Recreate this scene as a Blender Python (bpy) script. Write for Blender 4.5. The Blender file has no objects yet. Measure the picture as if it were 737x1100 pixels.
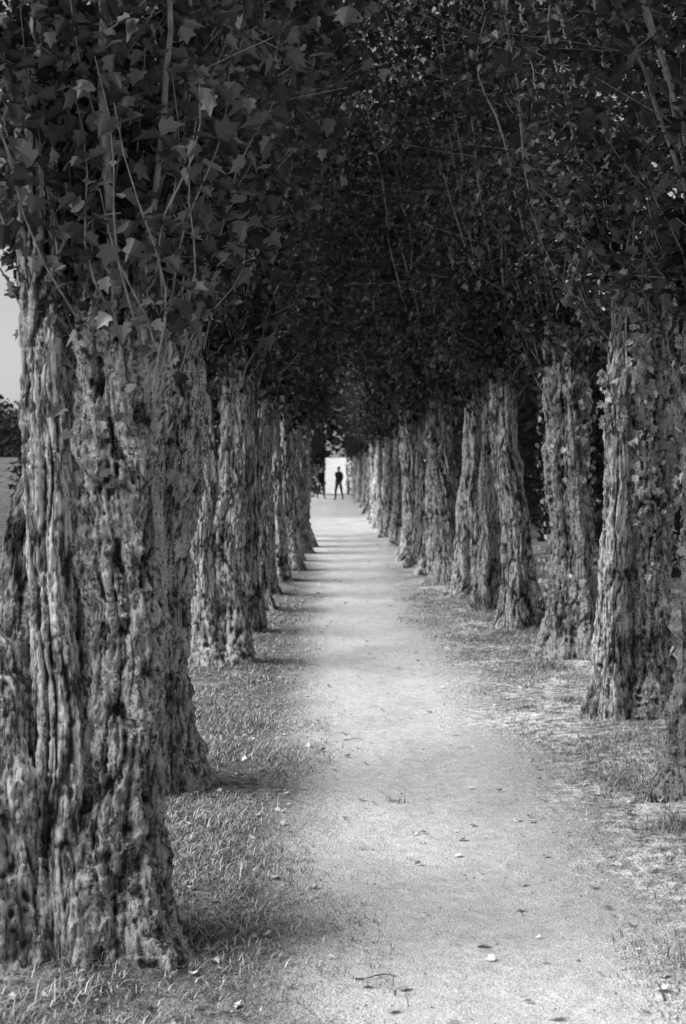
import bpy, math, random
import numpy as np
from mathutils import Vector, Matrix
random.seed(7)
rng = np.random.default_rng(11)
S = bpy.context.scene
COL = S.collection
F = 1528.0; HX = 355.0; HY = 505.0; EYE = 1.6

# ---------------------------------------------------------------- noise
_perm = np.random.default_rng(5).permutation(4096)
_val = np.random.default_rng(6).random(4096)
def vnoise(x, y, z):
    x = np.asarray(x, float); y = np.asarray(y, float); z = np.asarray(z, float)
    x, y, z = np.broadcast_arrays(x, y, z)
    xi = np.floor(x).astype(np.int64); yi = np.floor(y).astype(np.int64); zi = np.floor(z).astype(np.int64)
    xf = x - xi; yf = y - yi; zf = z - zi
    u = xf*xf*(3-2*xf); v = yf*yf*(3-2*yf); w = zf*zf*(3-2*zf)
    def h(a, b, c):
        return _val[_perm[(_perm[(_perm[a & 4095] + b) & 4095] + c) & 4095]]
    c00 = h(xi, yi, zi)*(1-u) + h(xi+1, yi, zi)*u
    c10 = h(xi, yi+1, zi)*(1-u) + h(xi+1, yi+1, zi)*u
    c01 = h(xi, yi, zi+1)*(1-u) + h(xi+1, yi, zi+1)*u
    c11 = h(xi, yi+1, zi+1)*(1-u) + h(xi+1, yi+1, zi+1)*u
    return (c00*(1-v)+c10*v)*(1-w) + (c01*(1-v)+c11*v)*w
def fbm(x, y, z, o=3):
    s = 0; a = .5; t = 0
    for i in range(o):
        s = s + a*vnoise(x*2**i+i*17.3, y*2**i+i*9.1, z*2**i+3.7*i); t += a; a *= .5
    return s/t
def sstep(a, b, x):
    t = np.clip((np.asarray(x, float)-a)/(b-a), 0, 1); return t*t*(3-2*t)

def ground_h(x, y):
    x = np.asarray(x, float); y = np.asarray(y, float)
    h = 0.05*sstep(1.0, 1.8, x) + 0.16*sstep(1.9, 4.5, x) + 0.035*sstep(-.3, -1.0, x)
    h = h - 0.015*np.exp(-((x-.4)/.45)**2)
    h = h + 0.03*(fbm(x*1.1+40, y*1.1, 0, 2)-.5) + 0.012*(vnoise(x*7, y*7, 3)-.5)*(1-.6*sstep(.8, .3, np.abs(x-.4)))
    h = h + 2.9*sstep(96, 150, y)
    return h

# ---------------------------------------------------------------- mesh helpers
def fast_mesh(name, verts, loops, sizes, mats=None, smooth=False, mat_idx=None):
    me = bpy.data.meshes.new(name)
    verts = np.asarray(verts, np.float32); loops = np.asarray(loops, np.int32); sizes = np.asarray(sizes, np.int32)
    me.vertices.add(len(verts)); me.vertices.foreach_set('co', verts.ravel())
    me.loops.add(len(loops)); me.loops.foreach_set('vertex_index', loops)
    me.polygons.add(len(sizes))
    st = np.concatenate([[0], np.cumsum(sizes)[:-1]]).astype(np.int32)
    me.polygons.foreach_set('loop_start', st); me.polygons.foreach_set('loop_total', sizes)
    if mats:
        for m in mats: me.materials.append(m)
    if mat_idx is not None: me.polygons.foreach_set('material_index', np.asarray(mat_idx, np.int32))
    sm = smooth if isinstance(smooth, np.ndarray) else np.full(len(sizes), bool(smooth))
    me.polygons.foreach_set('use_smooth', sm)
    me.update(calc_edges=True); me.validate()
    return me
class Buf:
    def __init__(s): s.v=[]; s.l=[]; s.s=[]; s.m=[]; s.h=[]; s.sm=[]; s.n=0
    def add(s, v, l, sz, m=0, h=None, smooth=True):
        v=np.asarray(v,float).reshape(-1,3); l=np.asarray(l).ravel(); sz=np.asarray(sz).ravel()
        s.v.append(v); s.l.append(l+s.n); s.s.append(sz); s.m.append(np.full(len(sz), m)); s.sm.append(np.full(len(sz), smooth))
        s.h.append(np.full(len(v), .6) if h is None else h); s.n += len(v)
    def mesh(s, name, mats):
        me = fast_mesh(name, np.concatenate(s.v), np.concatenate(s.l), np.concatenate(s.s), mats, np.concatenate(s.sm), np.concatenate(s.m))
        a = me.attributes.new('relief', 'FLOAT', 'POINT'); a.data.foreach_set('value', np.concatenate(s.h).astype(np.float32))
        return me
def obj(name, me, loc=(0,0,0), rz=0, sc=1, parent=None, tilt=(0,0)):
    o = bpy.data.objects.new(name, me); COL.objects.link(o)
    o.location = loc; o.rotation_euler = (tilt[0], tilt[1], rz)
    o.scale = (sc, sc, sc) if not isinstance(sc, tuple) else sc
    if parent: o.parent = parent
    return o
def grid_faces(nr, nc, wrap):
    i = np.arange(nr-1)[:,None]; j = np.arange(nc if wrap else nc-1)[None,:]
    j2 = (j+1) % nc
    q = np.stack([i*nc+j, i*nc+j2, (i+1)*nc+j2, (i+1)*nc+j], -1).reshape(-1,4)
    return q

# ---------------------------------------------------------------- materials
def newmat(name):
    m = bpy.data.materials.new(name); m.use_nodes = True
    nt = m.node_tree; nt.nodes.clear()
    out = nt.nodes.new('ShaderNodeOutputMaterial')
    return m, nt, out
def L(nt, a, b): nt.links.new(a, b)
def ramp(nt, fac, pts):
    r = nt.nodes.new('ShaderNodeValToRGB'); e = r.color_ramp.elements
    while len(e) < len(pts): e.new(.5)
    for i, (p, c) in enumerate(pts):
        e[i].position = p; e[i].color = (c, c, c, 1)
    L(nt, fac, r.inputs[0]); return r.outputs[0]
def math_(nt, op, a, b=None, clamp=False):
    n = nt.nodes.new('ShaderNodeMath'); n.operation = op; n.use_clamp = clamp
    for i, v in enumerate((a, b)):
        if v is None: continue
        if isinstance(v, (int, float)): n.inputs[i].default_value = v
        else: L(nt, v, n.inputs[i])
    return n.outputs[0]
def mixf(nt, f, a, b):
    n = nt.nodes.new('ShaderNodeMix'); n.data_type = 'FLOAT'
    for i, v in ((0, f), (2, a), (3, b)):
        if isinstance(v, (int, float)): n.inputs[i].default_value = v
        else: L(nt, v, n.inputs[i])
    return n.outputs[0]
def noise(nt, vec, scale, detail=3, rough=.55):
    n = nt.nodes.new('ShaderNodeTexNoise'); n.inputs['Scale'].default_value = scale
    n.inputs['Detail'].default_value = detail; n.inputs['Roughness'].default_value = rough
    L(nt, vec, n.inputs['Vector']); return n.outputs[0]
def mapping(nt, vec, scale):
    m = nt.nodes.new('ShaderNodeMapping'); m.inputs['Scale'].default_value = scale; L(nt, vec, m.inputs[0]); return m.outputs[0]
def maprange(nt, v, a, b, c, d):
    n = nt.nodes.new('ShaderNodeMapRange')
    for i, q in enumerate((a, b, c, d)): n.inputs[i+1].default_value = q
    L(nt, v, n.inputs[0]); return n.outputs[0]
def bsdf(nt, out, col, bump=None, bstr=.5, bdist=.01):
    b = nt.nodes.new('ShaderNodeBsdfDiffuse'); b.inputs['Roughness'].default_value = .5
    if isinstance(col, float): b.inputs['Color'].default_value = (col, col, col, 1)
    else: L(nt, col, b.inputs['Color'])
    if bump is not None:
        k = nt.nodes.new('ShaderNodeBump'); k.inputs['Strength'].default_value = bstr; k.inputs['Distance'].default_value = bdist
        L(nt, bump, k.inputs['Height']); L(nt, k.outputs[0], b.inputs['Normal'])
    L(nt, b.outputs[0], out.inputs[0]); return b

def bark_mat(name, dark, light, lichen, lich_amt, gran=.9):
    m, nt, out = newmat(name)
    tc = nt.nodes.new('ShaderNodeTexCoord'); P = tc.outputs['Object']
    oi = nt.nodes.new('ShaderNodeObjectInfo')
    at = nt.nodes.new('ShaderNodeAttribute'); at.attribute_name = 'relief'
    n1 = noise(nt, mapping(nt, P, (1, 1, .16)), 52, 5, .72)
    nb = noise(nt, mapping(nt, P, (1, 1, .6)), 5.0, 4, .7)
    nl = noise(nt, P, 66, 5, .85)
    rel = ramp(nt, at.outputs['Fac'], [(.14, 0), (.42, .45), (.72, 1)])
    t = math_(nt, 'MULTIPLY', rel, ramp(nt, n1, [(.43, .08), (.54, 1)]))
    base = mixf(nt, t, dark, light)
    base = math_(nt, 'MULTIPLY', base, ramp(nt, nb, [(.35, .25), (.46, .9), (.60, 1.0)]))
    lm = math_(nt, 'MULTIPLY', ramp(nt, nl, [(.50, 0), (.55, 1)]), ramp(nt, nb, [(.44, 0.12), (.56, 1)]))
    lm = math_(nt, 'MULTIPLY', lm, ramp(nt, at.outputs['Fac'], [(.3, .15), (.55, 1)]))
    base = mixf(nt, math_(nt, 'MULTIPLY', lm, lich_amt), base, lichen)
    base = math_(nt, 'MULTIPLY', base, mixf(nt, oi.outputs['Random'], .8, 1.25), True)
    hgt = math_(nt, 'ADD', n1, math_(nt,'MULTIPLY',nl,gran))
    bsdf(nt, out, base, hgt, 1.0, .038)
    return m
def leaf_mat(name, lo, hi, trans=.0, rough=.55):
    m, nt, out = newmat(name)
    g = nt.nodes.new('ShaderNodeNewGeometry')
    c = ramp(nt, g.outputs['Random Per Island'], [(0, lo), (.75, (lo+hi)/2), (1, hi)])
    b = nt.nodes.new('ShaderNodeBsdfPrincipled'); b.inputs['Roughness'].default_value = rough
    b.inputs['Specular IOR Level'].default_value = .3; L(nt, c, b.inputs['Base Color'])
    L(nt, b.outputs[0], out.inputs[0])
    return m
def plain_mat(name, c, rough=.8):
    m, nt, out = newmat(name)
    tc = nt.nodes.new('ShaderNodeTexCoord')
    n = noise(nt, tc.outputs['Object'], 30, 2)
    bsdf(nt, out, ramp(nt, n, [(.3, c*.7), (.7, c*1.3)]), n, .3, .005); return m

BARK_L = bark_mat('bark_pale', .05, .92, .88, .55, .7)
BARK_D = bark_mat('bark_rough', .03, .64, .88, .9, 1.15)
TWIG = plain_mat('shoot_bark', .28)
LEAF = leaf_mat('poplar_leaf', .016, .07)
LEAFN = leaf_mat('poplar_leaf_front_brightened', .03, .17, 0, .5)  # paler poplar leaf, front crowns only: their brighter look is put into the colour
IVY = leaf_mat('ivy_leaf', .10, .55, .05, .35)
HEDGE = leaf_mat('hedge_leaf', .02, .07)
DEAD = leaf_mat('dry_leaf', .25, .85, .05, .8)
GRASS = leaf_mat('grass_blade', .12, .66, .2, .7)

def ground_mat(name):
    m, nt, out = newmat(name)
    g = nt.nodes.new('ShaderNodeNewGeometry'); P = g.outputs['Position']
    sep = nt.nodes.new('ShaderNodeSeparateXYZ'); L(nt, P, sep.inputs[0]); X = sep.outputs[0]; Y = sep.outputs[1]
    e1 = noise(nt, mapping(nt, P, (1, .6, 1)), 1.6, 3, .6); fine = noise(nt, P, 140, 2, .7); mid = noise(nt, P, 14, 4, .75)
    cen = maprange(nt, Y, 3.5, 9.5, .56, .38)
    d = math_(nt, 'SUBTRACT', math_(nt, 'ABSOLUTE', math_(nt, 'SUBTRACT', X, cen)), maprange(nt, Y, 24, 42, 0, 1.1))  # pale dirt widens far off; the sunlit strip of verge is painted in
    d = math_(nt, 'ADD', d, math_(nt, 'MULTIPLY', math_(nt, 'SUBTRACT', e1, .5), 1.0))
    d = math_(nt, 'ADD', d, math_(nt, 'MULTIPLY', math_(nt, 'SUBTRACT', mid, .5), .7))
    mask = ramp(nt, d, [(.42, 0), (.82, 1)])         # 1 = verge
    dirt = math_(nt, 'MULTIPLY', mixf(nt, ramp(nt, mid, [(.3,0),(.7,1)]), .58, .84), ramp(nt, fine, [(.3, .5), (.65, 1.12)]))
    dirt = math_(nt, 'MULTIPLY', dirt, mixf(nt, ramp(nt, e1, [(.3,0),(.7,1)]), .80, 1.12))
    v = nt.nodes.new('ShaderNodeTexVoronoi'); v.inputs['Scale'].default_value = 75; L(nt, P, v.inputs['Vector'])
    peb = ramp(nt, v.outputs['Distance'], [(.10, 1), (.22, 0)])
    sv = nt.nodes.new('ShaderNodeSeparateColor'); L(nt, v.outputs['Color'], sv.inputs[0])
    pm = math_(nt, 'MULTIPLY', peb, ramp(nt, sv.outputs[1], [(.75, 0), (.8, 1)]))
    dirt = mixf(nt, math_(nt, 'MULTIPLY', pm, .7), dirt, mixf(nt, sv.outputs[0], .12, .8))
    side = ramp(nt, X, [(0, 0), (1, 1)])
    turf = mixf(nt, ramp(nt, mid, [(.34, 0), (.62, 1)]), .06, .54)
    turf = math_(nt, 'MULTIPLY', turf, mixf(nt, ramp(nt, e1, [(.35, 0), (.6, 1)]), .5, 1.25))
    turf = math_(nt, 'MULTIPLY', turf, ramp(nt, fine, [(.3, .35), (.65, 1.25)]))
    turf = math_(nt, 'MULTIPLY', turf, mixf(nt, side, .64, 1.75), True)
    col = mixf(nt, mask, dirt, turf)
    hb = math_(nt, 'ADD', math_(nt, 'MULTIPLY', mid, mixf(nt, mask, 1.0, 2.4)), math_(nt, 'MULTIPLY', fine, .4))
    bsdf(nt, out, col, hb, .9, .018)
    return m
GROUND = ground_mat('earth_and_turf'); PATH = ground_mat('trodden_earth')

# ---------------------------------------------------------------- ground & path
def lines(lo, hi, step, far_lo, far_hi, k=1.25):
    a = list(np.arange(lo, hi+1e-6, step)); s = step; x = a[-1]
    while x < far_hi: s *= k; x += s; a.append(x)
    s = step; x = a[0]
    while x > far_lo: s *= k; x -= s; a.insert(0, x)
    return np.array(a)
xs = lines(-2.4, 4.2, .055, -600, 600); ys = lines(2.5, 19, .065, -60, 1500, 1.06)
def sheet(name, xs, ys, dz, mat):
    X, Y = np.meshgrid(xs, ys); Z = ground_h(X, Y) + dz
    q = grid_faces(len(ys), len(xs), False)
    me = fast_mesh(name, np.stack([X, Y, Z], -1).reshape(-1, 3), q.ravel(), np.full(len(q), 4), [mat], True)
    return obj(name, me)
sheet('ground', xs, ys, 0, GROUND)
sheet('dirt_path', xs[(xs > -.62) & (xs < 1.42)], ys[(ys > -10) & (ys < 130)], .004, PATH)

# ---------------------------------------------------------------- trunks
def stem(buf, pts, nt_=120, nz=150, seed=0, amp=.02, burl=0., mat=0, flare=.35, flute=.10, cap=True, freq=30, an=.19, wob=.09):
    """pts: list of (z, x, y, r)"""
    p = np.array(pts, float); z = np.linspace(p[0,0], p[-1,0], nz)
    cx = np.interp(z, p[:,0], p[:,1]); cy = np.interp(z, p[:,0], p[:,2]); r = np.interp(z, p[:,0], p[:,3])
    K = max(3, nz//12)|1; k = np.ones(K)/K
    for _ in range(2):
        cx, cy, r = [np.convolve(np.pad(q,K//2,'edge'), k, 'valid') for q in (cx,cy,r)]
    cx = cx + wob*(fbm(z*1.7+seed, 0*z, seed, 2)-.5); cy = cy + wob*(fbm(z*1.7, 0*z+7, seed, 2)-.5)
    th = np.linspace(0, 2*np.pi, nt_, endpoint=False)
    T, Z = np.meshgrid(th, z); R = np.repeat(r[:,None], nt_, 1)
    tw = T + 1.3*(fbm(Z*.8+seed, 0*Z, seed*1.3, 2)-.5)
    c, s = np.cos(tw), np.sin(tw)
    fl = fbm(c*1.9+seed*3.1, s*1.9, Z*.55+seed, 2)-.5
    R2 = R*(1 + flute*6*fl)
    root = np.exp(-np.clip(Z-p[0,0]-.05, 0, None)/.24)
    lobes = vnoise(np.cos(T)*2.4+seed, np.sin(T)*2.4, seed+1.5)
    R2 = R2*(1 + flare*root*(.2+1.9*lobes))
    R2 *= 1 + .40*(fbm(Z*3.0+seed*5, c*1.1, s*1.1, 2)-.5)
    Rm = float(np.mean(r))
    wx = 2.0*(fbm(c*Rm*12+seed, s*Rm*12, Z*3.2, 3)-.5); wz = .9*(fbm(c*Rm*12+seed+5, s*Rm*12, Z*5, 2)-.5)
    fz = freq*an
    a = vnoise(c*Rm*freq+wx+seed*7, s*Rm*freq+wx, Z*fz+seed+wz)
    e1 = np.abs(2*a-1)                                     # 0 at furrow bottom
    b = vnoise(c*Rm*freq*2.1+wx*1.5+9, s*Rm*freq*2.1+seed, Z*fz*2.2+wz)
    e2 = np.abs(2*b-1)
    cr = np.abs(2*vnoise(c*Rm*freq*.9+3+wx, s*Rm*freq*.9+seed, Z*freq*.8+wz*3)-1)
    h = .52*np.clip(e1*2.9,0,1)**.8 + .26*np.clip(e2*2.8,0,1)**.8 + .22*np.clip(cr*3.2,0,1)**.8
    fine = fbm(c*Rm*95, s*Rm*95+seed, Z*60, 2)
    med = fbm(c*Rm*20+seed, s*Rm*20, Z*10, 3)
    d = amp*(h*2.0-1.6) + amp*1.0*(fine-.5) + amp*1.9*(med-.5)
    if burl > 0:
        bn = fbm(c*Rm*9+seed, s*Rm*9, Z*6+seed, 2)
        bm = sstep(.46, .70, bn); kn = 1-np.abs(2*vnoise(c*Rm*27, s*Rm*27+4, Z*24)-1)
        d = d + burl*bm*(.6+.9*kn) + burl*.5*kn
        h = .65*h + .35*kn*1.2
    R3 = np.clip(R2 + d, .01, None)
    V = np.stack([cx[:,None]+R3*np.cos(T), cy[:,None]+R3*np.sin(T), Z + .015*(fine-.5)], -1)
    q = grid_faces(nz, nt_, True)
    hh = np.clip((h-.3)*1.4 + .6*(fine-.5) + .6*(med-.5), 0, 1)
    V = V.reshape(-1, 3); loops = q.ravel(); sizes = np.full(len(q), 4); hf = hh.ravel()
    if cap:
        V = np.vstack([V, [[cx[-1], cy[-1], z[-1]+.04]]]); n = len(V)-1; i = np.arange(nt_)+(nz-1)*nt_; j = np.roll(i, -1)
        tri = np.stack([i, j, np.full(nt_, n)], -1); loops = np.concatenate([loops, tri.ravel()]); sizes = np.concatenate([sizes, np.full(nt_, 3)])
        hf = np.append(hf, .5)
    buf.add(V, loops, sizes, mat, hf, True)

def tube(buf, P, r0, r1, n=5, mat=1):
    P = np.asarray(P, float); m = len(P); t = np.gradient(P, axis=0); t /= np.linalg.norm(t, axis=1)[:,None]+1e-9
    up = np.array([.3, .9, .1]); a = np.cross(t, up); a /= np.linalg.norm(a, axis=1)[:,None]+1e-9; b = np.cross(t, a)
    rr = np.linspace(r0, r1, m)[:,None,None]; th = np.linspace(0, 2*np.pi, n, endpoint=False)
    V = P[:,None,:] + rr*(np.cos(th)[None,:,None]*a[:,None,:] + np.sin(th)[None,:,None]*b[:,None,:])
    q = grid_faces(m, n, True); buf.add(V.reshape(-1,3), q.ravel(), np.full(len(q), 4), mat)

LP = [(0,0),(.26,.02),(.50,.22),(.33,.36),(.46,.66),(.20,.68),(0,1.05),(-.20,.68),(-.46,.66),(-.33,.36),(-.50,.22),(-.26,.02)]
def leaves(buf, pos, size, mat=2, lobed=True, droop=.3, nrm=None, seed=0):
    r = np.random.default_rng(seed+100); n = len(pos)
    if n == 0: return
    if nrm is None:
        az = r.uniform(0, 2*np.pi, n); el = r.normal(droop*-1.2, .5, n)
        y = np.stack([np.cos(az)*np.cos(el), np.sin(az)*np.cos(el), np.sin(el)], -1)
        up = np.stack([r.normal(0,.55,n), r.normal(0,.55,n), np.ones(n)], -1)
    else:
        up = nrm + r.normal(0, .35, (n,3)); y = np.stack([r.normal(0,.6,n), r.normal(0,.6,n), -np.ones(n)], -1)
    x = np.cross(y, up); x /= np.linalg.norm(x, axis=1)[:,None]+1e-9
    y = y/np.linalg.norm(y, axis=1)[:,None]; z = np.cross(x, y)
    sz = size*r.uniform(.55, 1.2, n)
    fold = r.uniform(.1, .5, n)
    if lobed:
        pts = LP; f = [0,1,2,3,4,5,6, 0,6,7,8,9,10,11]; sizes = [7,7]
    else:
        pts = [(0,0),(.42,.35),(0,1),(-.42,.35)]; f = [0,1,2, 0,2,3]; sizes = [3,3]
    pts = np.array(pts); k = len(pts)
    V = pos[:,None,:] + sz[:,None,None]*(pts[None,:,0:1]*x[:,None,:] + pts[None,:,1:2]*y[:,None,:] + (np.abs(pts[None,:,0:1])*fold[:,None,None] - .15*pts[None,:,1:2]**2)*z[:,None,:])
    Lp = (np.arange(n)[:,None]*k + np.array(f)[None,:]).ravel()
    buf.add(V.reshape(-1,3), Lp, np.tile(sizes, n), mat, None, False)

def crown(buf, tops, seed, nlimb=12, nspray=150, per=55, leaf=.075, lobed=True, zmax=9.5, prof=None, axis=(0,0), detail=True, z0=2.3, spread=.4, lmat=2):
    r = np.random.default_rng(seed)
    prof = prof or [(2.0,.30),(2.4,.5),(3.0,.75),(4.0,1.1),(5.5,1.45),(7.0,1.85),(8.5,2.0),(9.5,1.6)]
    pz = [a for a,_ in prof]; pr = [b for _,b in prof]
    limbs = []
    for i in range(nlimb):
        tx, ty, tz = tops[i % len(tops)]
        a = 2*np.pi*(i+r.uniform(-.3,.3))/nlimb; zt = r.uniform(4.5, zmax)
        rad = np.interp(zt, pz, pr)*r.uniform(.25,.75); m = 22; t = np.linspace(0, 1, m)
        e = t**1.2
        x = tx + (axis[0]-tx+rad*np.cos(a))*e + .35*t*(fbm(t*6+i, 0*t, seed,3)-.5)
        y = ty + (axis[1]-ty+rad*np.sin(a))*e + .35*t*(fbm(t*6+i, 0*t+5, seed,3)-.5)
        x += .17*np.cos(a)*np.sin(t*np.pi)**.7; y += .17*np.sin(a)*np.sin(t*np.pi)**.7
        z = tz-.12 + (zt-tz)*t
        P = np.stack([x,y,z],-1); limbs.append(P); tube(buf, P, r.uniform(.009,.018), .004, 7)
    allp = []
    for i in range(nspray):
        P = limbs[r.integers(nlimb)]
        zt = z0 + (zmax-z0)*r.random()**.95
        k = np.argmin(np.abs(P[:,2]-(zt-.35))); s = P[k]
        a = r.uniform(0, 2*np.pi); R = np.interp(zt, pz, pr)*np.sqrt(r.uniform(.2, 1.1))
        e = np.array([axis[0]+R*np.cos(a), axis[1]+R*np.sin(a), zt+r.uniform(-.3,.25)])
        mid = (s+e)/2 + np.array([0,0,.02]) + r.normal(0,.07,3)
        t = np.linspace(0,1,8)[:,None]; Q = (1-t)**2*s + 2*t*(1-t)*mid + t**2*e
        tube(buf, Q, .005, .0015, 3)
        n = int(per*r.uniform(.6,1.4)); tt = r.random(n)**.6
        idx = tt*7; i0 = np.clip(idx.astype(int),0,6); fr = (idx-i0)[:,None]
        pos = Q[i0]*(1-fr)+Q[i0+1]*fr + r.normal(0, .10, (n,3))*(.4+tt[:,None])
        allp.append(pos)
    for i in range(nlimb*4 if detail else 14):
        tx, ty, tz = tops[r.integers(len(tops))]
        a = r.uniform(0, 2*np.pi); ln = r.uniform(.35, 1.1); zz = tz - r.uniform(.0,.5); ou = r.uniform(.08,spread)
        s = np.array([tx+.10*np.cos(a), ty+.10*np.sin(a), zz]); m = s+np.array([ou*.5*np.cos(a), ou*.5*np.sin(a), ln*.35])
        b2 = a+r.uniform(-.8,.8); e = s+np.array([ou*np.cos(b2), ou*np.sin(b2), ln]) + r.normal(0,.05,3)
        t = np.linspace(0,1,9)[:,None]; Q = (1-t)**2*s+2*t*(1-t)*m+t**2*e + .02*np.sin(t*9+i)*np.array([1,1,0]); tube(buf, Q, .006, .0013, 4)
        n = r.integers(10, 34); tt = .25+.75*r.random(n); idx = tt*8; i0 = np.clip(idx.astype(int),0,7); fr=(idx-i0)[:,None]
        allp.append(Q[i0]*(1-fr)+Q[i0+1]*fr+r.normal(0,.05,(n,3)))
    pos = np.concatenate(allp); leaves(buf, pos, leaf, lmat, lobed, .3, None, seed)

def ivy(buf, cx, cy, z0, z1, rad, a0, a1, n, seed):
    r = np.random.default_rng(seed); z = r.uniform(z0, z1, n); a = r.uniform(a0, a1, n)
    keep = vnoise(a*2.5, z*2.5, seed) > .42; z=z[keep]; a=a[keep]
    R = rad + r.uniform(.0,.08,len(z))
    nrm = np.stack([np.cos(a), np.sin(a), .3+0*a],-1)
    leaves(buf, np.stack([cx+R*np.cos(a), cy+R*np.sin(a), z],-1), .050, 3, True, .3, nrm, seed)

MATS = [BARK_D, TWIG, LEAF, IVY, BARK_L, LEAFN]
D = -.06
# --- left hero
b = Buf()
stem(b, [(D,.10,.02,.170),(.5,.105,.02,.142),(1.3,.095,.02,.134),(2.0,.09,.02,.136),(2.25,.10,.02,.125)], 360, 520, 1.3, .020, .020, 0, .35, .08, True, 24, .17, .04)
stem(b, [(D,-.08,-.06,.11),(.5,-.10,-.05,.092),(1.3,-.125,-.03,.076),(2.2,-.155,.0,.070),(2.75,-.165,.01,.062)], 240, 480, 4.7, .013, .0, 4, .4, .12, True, 30, .09, .04)
stem(b, [(D,-.25,.22,.13),(.8,-.265,.22,.09),(1.3,-.25,.23,.05),(1.8,-.17,.27,.035),(2.4,-.12,.3,.03)], 160, 260, 8.1, .012, .01, 0, .4, .12, True, 28)
stem(b, [(D,-.23,-.08,.11),(.6,-.235,-.07,.10),(.86,-.245,-.06,.085),(1.0,-.26,-.05,.03)], 160, 150, 2.9, .017, .014, 4, .4, .14, True, 28)
ivy(b, .10, .02, 1.5, 2.2, .15, 1.0*math.pi, 2*math.pi, 50, 8)
crown(b, [(.10,.02,2.2),(.18,.04,2.2),(-.16,.01,2.7),(-.1,.3,2.35)], 21, 16, 320, 56, .070, True, 8.5, axis=(.05,.15), z0=2.25, spread=.55, lmat=5,
      prof=[(2.0,.2),(2.5,.45),(3.0,.75),(3.6,1.15),(4.5,1.2),(5.5,1.4),(7.0,1.8),(8.5,2.0)])
me = b.mesh('poplar_left_front', MATS)
T = 'white_poplar_tree'
def tree(me, x, y, rz=0, sc=1, tilt=(0,0)):
    return obj(T, me, (x, y, float(ground_h(x, y))), rz, sc, None, tilt)
tree(me, -.80, 4.72)
# --- right hero
b = Buf()
stem(b, [(D,-.15,-.05,.125),(.5,-.13,-.04,.10),(1.3,-.095,-.03,.092),(2.3,-.04,0,.09),(2.85,0.02,0,.08)], 190, 300, 12.3, .016, .004, 4, .5, .12, True, 30, .12, .05)
stem(b, [(D,.12,.03,.15),(.5,.11,.02,.125),(1.3,.11,.0,.13),(2.2,.13,0,.13),(2.8,.13,0,.1)], 190, 300, 15.1, .018, .036, 0, .3, .10, True, 28, .17, .05)
ivy(b, -.01, 0, 1.8, 2.8, .12, math.pi, 2*math.pi, 520, 3); ivy(b, .12, 0, .9, 2.6, .15, 1.1*math.pi, 2*math.pi, 200, 5)
crown(b, [(0,0,2.8),(.14,0,2.75),(-.05,.05,2.8)], 33, 14, 260, 56, .072, True, 8.5, axis=(.0,0), z0=2.85, spread=.6, lmat=5,
      prof=[(2.6,.3),(3.0,.6),(3.5,.85),(4.2,1.1),(5.5,1.3),(7.0,1.6),(8.5,1.9)])
me_r = b.mesh('poplar_right_front', MATS)
tree(me_r, 1.91, 9.05)
# --- generic variants
def variant(seed, pale, r0, twin, lobed, nspray, per, leaf, ivyn=0, res=(110,150), prof=None):
    b = Buf(); m = 4 if pale else 0; A = 2.75
    if twin:
        stem(b, [(D,-.10,0,r0*.8),(.6,-.095,0,r0*.62),(1.4,-.12,0,r0*.52),(A-.1,-.17,.03,r0*.40)], *res, seed+.3, .015, .004, m, .5, .13, True, 30, .12)
        stem(b, [(D,.09,.02,r0*.8),(.6,.09,.02,r0*.62),(1.4,.11,.0,r0*.50),(A-.1,.14,-.03,r0*.40)], *res, seed+5.1, .017, .016, m, .5, .13)
        tops = [(-.17,.03,A-.1),(.14,-.03,A-.1)]
    else:
        stem(b, [(D,0,0,r0*1.12),(.5,0,0,r0*.92),(1.3,.01,0,r0*.8),(2.0,.02,0,r0*.8),(A,.03,0,r0*.66)], *res, seed+.7, .018, .022 if not pale else .0, m, .5, .16)
        tops = [(.03,0,A-.05),(-.05,.05,A-.1),(.08,-.04,A-.1)]
    if ivyn: ivy(b, 0, 0, .4, 2.5, r0*.95, 0, 2*math.pi, ivyn, seed)
    crown(b, tops, seed, 12, nspray, per, leaf, lobed, 8.8, prof=prof, z0=2.7, detail=lobed)
    return b.mesh('poplar_variant', MATS)
near = [variant(101, True, .22, True, True, 210, 50, .075, 0, (150,240)),
        variant(102, False, .21, False, True, 210, 50, .075, 700, (150,240)),
        variant(103, False, .19, True, True, 210, 50, .075, 0, (150,240)),
        variant(104, True, .16, False, True, 210, 50, .075, 0, (150,240))]
far = [variant(111, True, .20, False, False, 150, 36, .13), variant(112, False, .17, True, False, 150, 36, .13),
       variant(113, False, .21, False, False, 150, 36, .13, 250), variant(114, True, .16, False, False, 150, 36, .13),
       variant(115, True, .18, True, False, 150, 36, .13)]
rnd = random.Random(3)
def rs(a=.78, b=1.12):
    k = rnd.uniform(a, b); return (k, k*rnd.uniform(.9,1.1), rnd.uniform(.94,1.07))
# left row
tree(near[2], -.86, 7.1, 1.0, 1, (0, .01)); tree(near[0], -.93, 11.6, .2, (1.0,1,1))
for x, y in [(-.88,13.9),(-.87,15.9),(-.80,18.1),(-.77,20.4),(-.74,22.7),(-.71,25.0),(-.70,27.3),(-.71,29.6),(-.76,32)]:
    tree(rnd.choice(far), x, y, rnd.uniform(0,6.28), rs(), (rnd.uniform(-.02,.02), rnd.uniform(-.04,.03)))
y = 34.3
while y < 92:
    x = -float(np.interp(y, [34,42,50,60,92], [.82,1.05,1.3,1.5,1.5]))
    if not 35 < y < 46:
        tree(rnd.choice(far), x+rnd.uniform(-.06,.06), y+rnd.uniform(-.2,.2), rnd.uniform(0,6.28), rs(), (rnd.uniform(-.02,.02), rnd.uniform(-.04,.03)))
    y += 2.3
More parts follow.
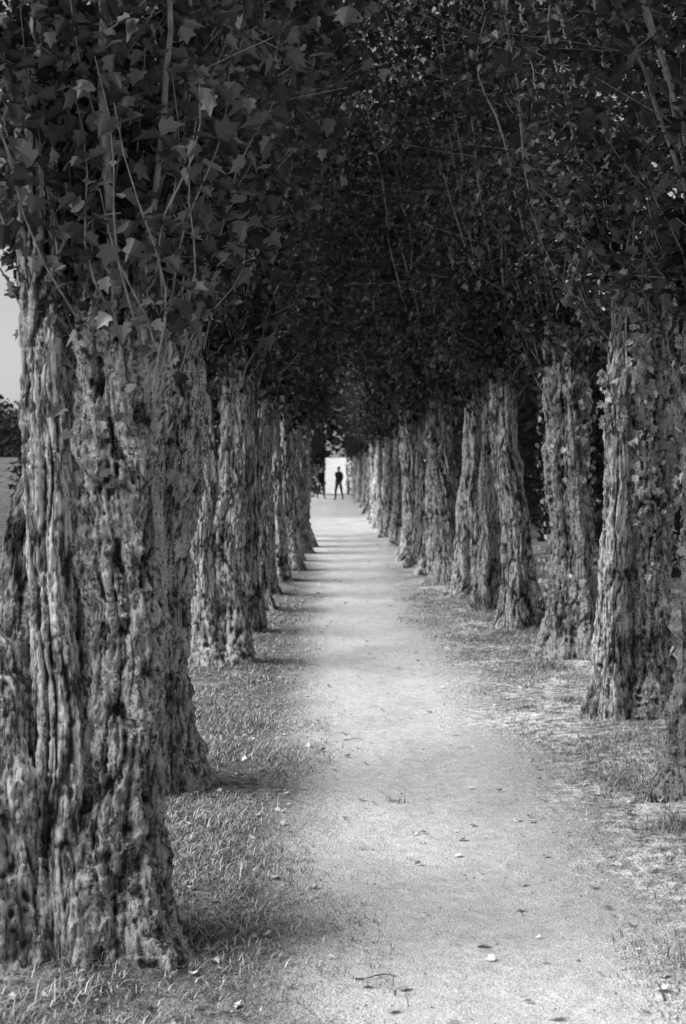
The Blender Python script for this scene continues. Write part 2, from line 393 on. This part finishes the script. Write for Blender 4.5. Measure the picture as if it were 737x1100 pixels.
# right row
tree(near[1], 1.88, 6.75, 2.0, .95); tree(near[1], 2.0, 11.9, 4.0, (.9,.9,1), (0,.03)); tree(near[3], 1.86, 14.0, 2.6, (1,1,1), (0,.06))
tree(near[2], 1.80, 15.9, .4, (.85,.85,1), (0,.04))
for x, y in [(1.72,17.8),(1.64,19.6),(1.56,21.4),(1.52,23.2),(1.48,25.1)]:
    tree(rnd.choice(far), x, y, rnd.uniform(0,6.28), rs(), (0, rnd.uniform(.02,.08)))
y = 27.2
while y < 92:
    x = float(np.interp(y, [27,44,60,92], [1.46,1.46,1.6,1.65]))
    tree(rnd.choice(far), x+rnd.uniform(-.08,.08), y+rnd.uniform(-.3,.3), rnd.uniform(0,6.28), rs(), (rnd.uniform(-.02,.02), rnd.uniform(-.01,.06))); y += 2.2

# ---------------------------------------------------------------- hedges / distant foliage
def foliage_mass(name, boxes, n, leaf, seed, mat=HEDGE, thr=.40, base=True):
    r = np.random.default_rng(seed); b = Buf(); P = []
    for (x0,x1,y0,y1,h0,h1) in boxes:
        x = r.uniform(x0,x1,n); y = r.uniform(y0,y1,n)
        top = h0+(h1-h0)*fbm(x*.35+seed, y*.35, 0, 3)
        z = top*r.random(n)**.7
        k = fbm(x*.8, y*.8, z*.8+seed, 2) > thr
        z = z + ground_h(x, y)
        P.append(np.stack([x,y,z],-1)[k])
    leaves(b, np.concatenate(P), leaf, 0, False, .2, None, seed)
    for (x0,x1,y0,y1,h0,h1) in boxes:
        for i in range(40):
            x = r.uniform(x0,x1); y = r.uniform(y0,y1); g = float(ground_h(x,y)); tube(b, [(x,y,g-.1),(x+r.normal(0,.1),y,g+h0*.4),(x+r.normal(0,.2),y,g+h0*.8)], .04, .015, 5, 1)
    return obj(name, b.mesh(name, [mat, TWIG]))
foliage_mass('hedge', [(4.1,5.9,11,110,2.8,5.8)], 90000, .22, 1)
foliage_mass('hedge', [(-9.5,-7.5,42,110,1.6,3.2)], 36000, .22, 2)
foliage_mass('distant_trees', [(-60,-40,170,260,2,12)], 16000, .9, 3)
foliage_mass('distant_trees', [(-30,30,152,165,9,20)], 26000, .9, 6, thr=.2)
foliage_mass('shrub', [(-2.4,-.36,92,95,2.2,4.0)], 9000, .14, 4)
foliage_mass('shrub', [(1.05,3.5,92,95,2.2,4.4)], 9000, .14, 5)

# ---------------------------------------------------------------- grass
def grass(name, n, xr, yr, seed, hmin, hmax, clump=2.0, thr=.42, tuft=None):
    r = np.random.default_rng(seed)
    if tuft is None:
        y = yr[0] + (yr[1]-yr[0])*r.random(n)**1.5; x = r.uniform(xr[0], xr[1], n)
        e = np.abs(x-np.interp(y,[3.5,9.5],[.56,.38]))
        pr = sstep(.45, 1.0, e + .9*(fbm(x*1.3, y*.9, seed, 3)-.5)) * (.12+.88*sstep(.36, .54, fbm(x*clump, y*clump, seed+3, 4)))
        k = r.random(n) < pr; x=x[k]; y=y[k]
    else:
        x=[];y=[]
        for (a,c,rr,m) in tuft:
            x.append(a+r.normal(0,rr,m)); y.append(c+r.normal(0,rr,m))
        x=np.concatenate(x); y=np.concatenate(y)
    n=len(x); h = r.uniform(hmin,hmax,n)*(.5+fbm(x*3,y*3,9,2)); az = r.uniform(0,2*np.pi,n); ln = r.uniform(.4,1.8,n)*h
    w = r.uniform(.0010,.0020,n)*(1+y/14); bx=np.stack([-np.sin(az),np.cos(az),0*az],-1); dr=np.stack([np.cos(az),np.sin(az),0*az],-1)
    B = np.stack([x,y,ground_h(x,y)-.004],-1); up=np.array([0,0,1.])
    m = B+dr*(ln*.35)[:,None]+up*(h*.6)[:,None]; t = B+dr*ln[:,None]+up*(h*.85)[:,None]
    V = np.stack([B-bx*w[:,None], B+bx*w[:,None], m+bx*w[:,None]*.8, m-bx*w[:,None]*.8, t],1).reshape(-1,3)
    Lp = (np.arange(n)[:,None]*5+np.array([0,1,2,3,3,2,4])[None,:]).ravel()
    return obj(name, fast_mesh(name, V, Lp, np.tile([4,3],n), [GRASS], False))
grass('grass', 260000, (-2.4,.3), (3.4,18), 1, .010,.042)
grass('grass', 300000, (.6,4.6), (3.8,19), 2, .010,.042)
tf = [(1.2,4.6,.05,160),(1.52,6.2,.06,260),(1.72,11.2,.07,260),(1.6,9.6,.06,200),(-.35,5.4,.05,120),(.32,6.9,.02,40),(1.45,5.2,.04,90),(-.5,6.4,.06,150),(2.3,7.6,.09,300),(1.4,4.3,.05,120)]
for i in range(40):
    sx = rnd.choice([-1,1]); tf.append((rnd.uniform(-1.9,-.25) if sx<0 else rnd.uniform(1.2,3.4), rnd.uniform(4,15), .06, 70))
grass('grass_tufts', 0, None, None, 4, .03,.085, tuft=tf)

# ---------------------------------------------------------------- fallen leaves, pebbles, twigs
def flat_leaves(b, pos, size, seed):
    r = np.random.default_rng(seed); n=len(pos); az=r.uniform(0,6.28,n)
    pts=np.array(LP)
    sz=size*r.uniform(.3,1.1,n); c,s=np.cos(az),np.sin(az)
    px=(pts[None,:,0]*c[:,None]-(pts[None,:,1]-.5)*s[:,None])*sz[:,None]; py=(pts[None,:,0]*s[:,None]+(pts[None,:,1]-.5)*c[:,None])*sz[:,None]
    tx=r.normal(0,.25,n)[:,None]; ty=r.normal(0,.25,n)[:,None]; cu=r.uniform(0,1.,n)[:,None]
    pz=px*tx+py*ty+cu*np.abs(pts[None,:,0])*sz[:,None]*.6
    V=np.stack([pos[:,0:1]+px,pos[:,1:2]+py,pos[:,2:3]+pz],-1)
    Lp=(np.arange(n)[:,None]*12+np.array([0,1,2,3,4,5,6,0,6,7,8,9,10,11])[None,:]).ravel()
    b.add(V.reshape(-1,3),Lp,np.tile([7,7],n),0,None,False)
r = np.random.default_rng(9); n = 1800
y = 3.6+28*r.random(n)**1.4; x = np.where(r.random(n)<.6, r.normal(1.6,.6,n), r.normal(-.65,.5,n))
b = Buf(); flat_leaves(b, np.stack([x,y,ground_h(x,y)+.012],-1), .038, 3); obj('fallen_leaves', b.mesh('fallen_leaves', [DEAD]))
STONE = leaf_mat('pebble', .2, .6, 0, .8)
b = Buf(); n = 1300; y = 3.6+14*r.random(n)**1.8; x = r.uniform(-.5,1.4,n); s = .002+.006*r.random(n)**3
oc = np.array([(1,0,0),(0,1,0),(-1,0,0),(0,-1,0),(0,0,.7),(0,0,-.7)]); of = np.array([(0,1,4),(1,2,4),(2,3,4),(3,0,4),(1,0,5),(2,1,5),(3,2,5),(0,3,5)])
V = np.stack([x,y,ground_h(x,y)+.006],-1)[:,None,:]+s[:,None,None]*oc[None]*r.uniform(.7,1.3,(n,6,1))
b.add(V.reshape(-1,3),(np.arange(n)[:,None,None]*6+of[None]).ravel(),np.full(n*8,3),0,None,False); obj('gravel', b.mesh('gravel',[STONE]))
b = Buf()
DT = plain_mat('dead_twig', .10)
def tw(px, py, ln, ang, rr=.005):
    d = EYE*F/(py-HY); X = (px-HX)/F*d; t = np.linspace(-.5,.5,7)
    xx = X+np.cos(ang)*t*ln; yy = d+np.sin(ang)*t*ln+.02*np.sin(t*5); P = np.stack([xx,yy,ground_h(xx,yy)+.010+.004*np.cos(t*5)],-1); tube(b,P,rr,rr*.5,5,0)
tw(404,1050,.13,.05,.003); tw(225,1060,.16,1.9,.003); tw(20,1000,.12,.6,.003); tw(710,1065,.1,1.5,.004); tw(380,795,.12,.2,.003)
for i in range(18): tw(rnd.uniform(100,720), rnd.uniform(700,1080), rnd.uniform(.03,.08), rnd.uniform(0,3), .0015)
obj('fallen_twigs', b.mesh('fallen_twigs',[DT]))

# ---------------------------------------------------------------- people
CL_D = plain_mat('dark_cloth', .03); CL_M = plain_mat('trousers_cloth', .05); SKIN = plain_mat('skin', .35, .6); HAIR = plain_mat('hair', .03)
def person(x, y, rz, stride, h, seed, bag=False):
    k = h/1.75
    J = {}; verts=[]; edges=[]; rad=[]
    def P(name, co, r, par=None):
        J[name]=len(verts); verts.append((co[0]*k,co[1]*k,co[2]*k)); rad.append(r*k)
        if par: edges.append((J[par],J[name]))
    st=stride
    P('pel',(0,0,.95),.14); P('wai',(0,0,1.08),.125,'pel'); P('che',(0,-.01,1.30),.155,'wai'); P('shc',(0,0,1.43),.10,'che'); P('nek',(0,-.01,1.50),.052,'shc'); P('hd0',(0,-.02,1.56),.06,'nek')
    for s,nm,f in ((1,'R',st),(-1,'L',-st)):
        P('hip'+nm,(.085*s,0,.90),.105,'pel'); P('kne'+nm,(.075*s,-.22*f-.03,.50),.068,'hip'+nm); P('ank'+nm,(.06*s,-.36*f+.04 if f>0 else -.40*f+.05,.10+(.05 if f<0 else 0)),.045,'kne'+nm)
        a=verts[-1]; P('toe'+nm,(.07*s,a[1]/k-.16,.045),.038,'ank'+nm)
        P('sho'+nm,(.18*s,0,1.41),.068,'shc'); P('elb'+nm,(.215*s,.16*f+.04,1.13),.052,'sho'+nm); P('wri'+nm,(.20*s,.14*f-.08,.90),.032,'elb'+nm)
        w=verts[-1]; P('pal'+nm,(w[0]/k,w[1]/k-.02,.83),.032,'wri'+nm)
        for q in range(4):
            P(f'f{q}a'+nm,(w[0]/k,w[1]/k-.05+.02*q,.785),.009,'pal'+nm); P(f'f{q}b'+nm,(w[0]/k-.015*s,w[1]/k-.05+.02*q,.745-.006*(q in(1,2))),.007,f'f{q}a'+nm)
        P('th'+nm,(w[0]/k-.02*s,w[1]/k-.065,.80),.010,'pal'+nm)
    me = bpy.data.meshes.new('body'); me.from_pydata(verts,edges,[]); o = bpy.data.objects.new('tmp_body',me); COL.objects.link(o)
    sk=o.modifiers.new('Skin','SKIN'); ss=o.modifiers.new('Sub','SUBSURF'); ss.levels=1; ss.render_levels=1
    for i,sv in enumerate(me.skin_vertices[0].data): sv.radius=(rad[i],rad[i]*(.75 if rad[i]>.11*k else 1)); sv.use_root=(i==0)
    dg=bpy.context.evaluated_depsgraph_get(); me2=bpy.data.meshes.new_from_object(o.evaluated_get(dg)); bpy.data.objects.remove(o)
    me2.name='walker'
    for m in (CL_D,CL_M,SKIN,HAIR): me2.materials.append(m)
    for p in me2.polygons:
        p.use_smooth=True; c=p.center/k
        p.material_index = 2 if (c.z>1.48 or (abs(c.x)>.16 and c.z<.90)) else (0 if c.z>.93 else (1 if c.z>.09 else 3))
    import bmesh
    bm=bmesh.new(); bm.from_mesh(me2)
    def ell(c,rr,mi,u=14,v=10,cond=None):
        g=bmesh.ops.create_uvsphere(bm,u_segments=u,v_segments=v,radius=1)
        for vv in g['verts']:
            vv.co=Vector((vv.co.x*rr[0]*k+c[0]*k, vv.co.y*rr[1]*k+c[1]*k, vv.co.z*rr[2]*k+c[2]*k))
        for f in {f for vv in g['verts'] for f in vv.link_faces}: f.material_index=mi; f.smooth=True
    ell((0,-.02,1.635),(.075,.092,.115),2); ell((0,.0,1.665),(.083,.095,.098),3); ell((0,-.118,1.62),(.012,.018,.02),2,8,6)
    for s in (-1,1): ell((.078*s,-.01,1.63),(.01,.02,.032),2,8,6); ell((.028*s,-.105,1.645),(.012,.008,.007),3,8,6)
    ell((0,-.105,1.585),(.024,.008,.006),1,8,6)
    if bag: ell((0,.17,1.22),(.17,.12,.26),1)
    bm.to_mesh(me2); bm.free()
    return obj('walking_person', me2, (x,y,float(ground_h(x,y))), rz)
person((345-HX)/F*78, 78, .6, .7, 1.72, 1); person((364-HX)/F*76, 76, -.5, -.8, 1.80, 2, True)

# ---------------------------------------------------------------- light
el, rot = math.radians(42), math.radians(256)
w = bpy.data.worlds.new('World'); S.world = w; w.use_nodes = True; nt = w.node_tree
bg = nt.nodes['Background']; sky = nt.nodes.new('ShaderNodeTexSky'); sky.sky_type='NISHITA'; sky.sun_disc=False
sky.sun_elevation=el; sky.sun_rotation=rot; sky.dust_density=1.5; bw = nt.nodes.new('ShaderNodeRGBToBW')
L(nt, sky.outputs[0], bw.inputs[0]); L(nt, bw.outputs[0], bg.inputs[0]); bg.inputs[1].default_value=.15
ld = bpy.data.lights.new('sun','SUN'); ld.energy=5.0; ld.angle=math.radians(50); lo = bpy.data.objects.new('sun',ld); COL.objects.link(lo)
sv = Vector((math.sin(rot)*math.cos(el), math.cos(rot)*math.cos(el), math.sin(el))); lo.rotation_euler = sv.to_track_quat('Z','Y').to_euler()

cd = bpy.data.cameras.new('camera'); cam = bpy.data.objects.new('camera',cd); COL.objects.link(cam)
cam.location=(0,0,EYE); cam.rotation_euler=(math.pi/2,0,0); cd.sensor_fit='VERTICAL'; cd.sensor_height=36; cd.lens=50; cd.clip_end=3000
cd.shift_x=13.5/1100; cd.shift_y=-45/1100
cd.dof.use_dof=True; cd.dof.focus_distance=6.5; cd.dof.aperture_fstop=5.0
S.camera=cam
S.view_settings.view_transform='Standard'; S.view_settings.look='None'
print('verts', sum(len(m.vertices) for m in bpy.data.meshes))
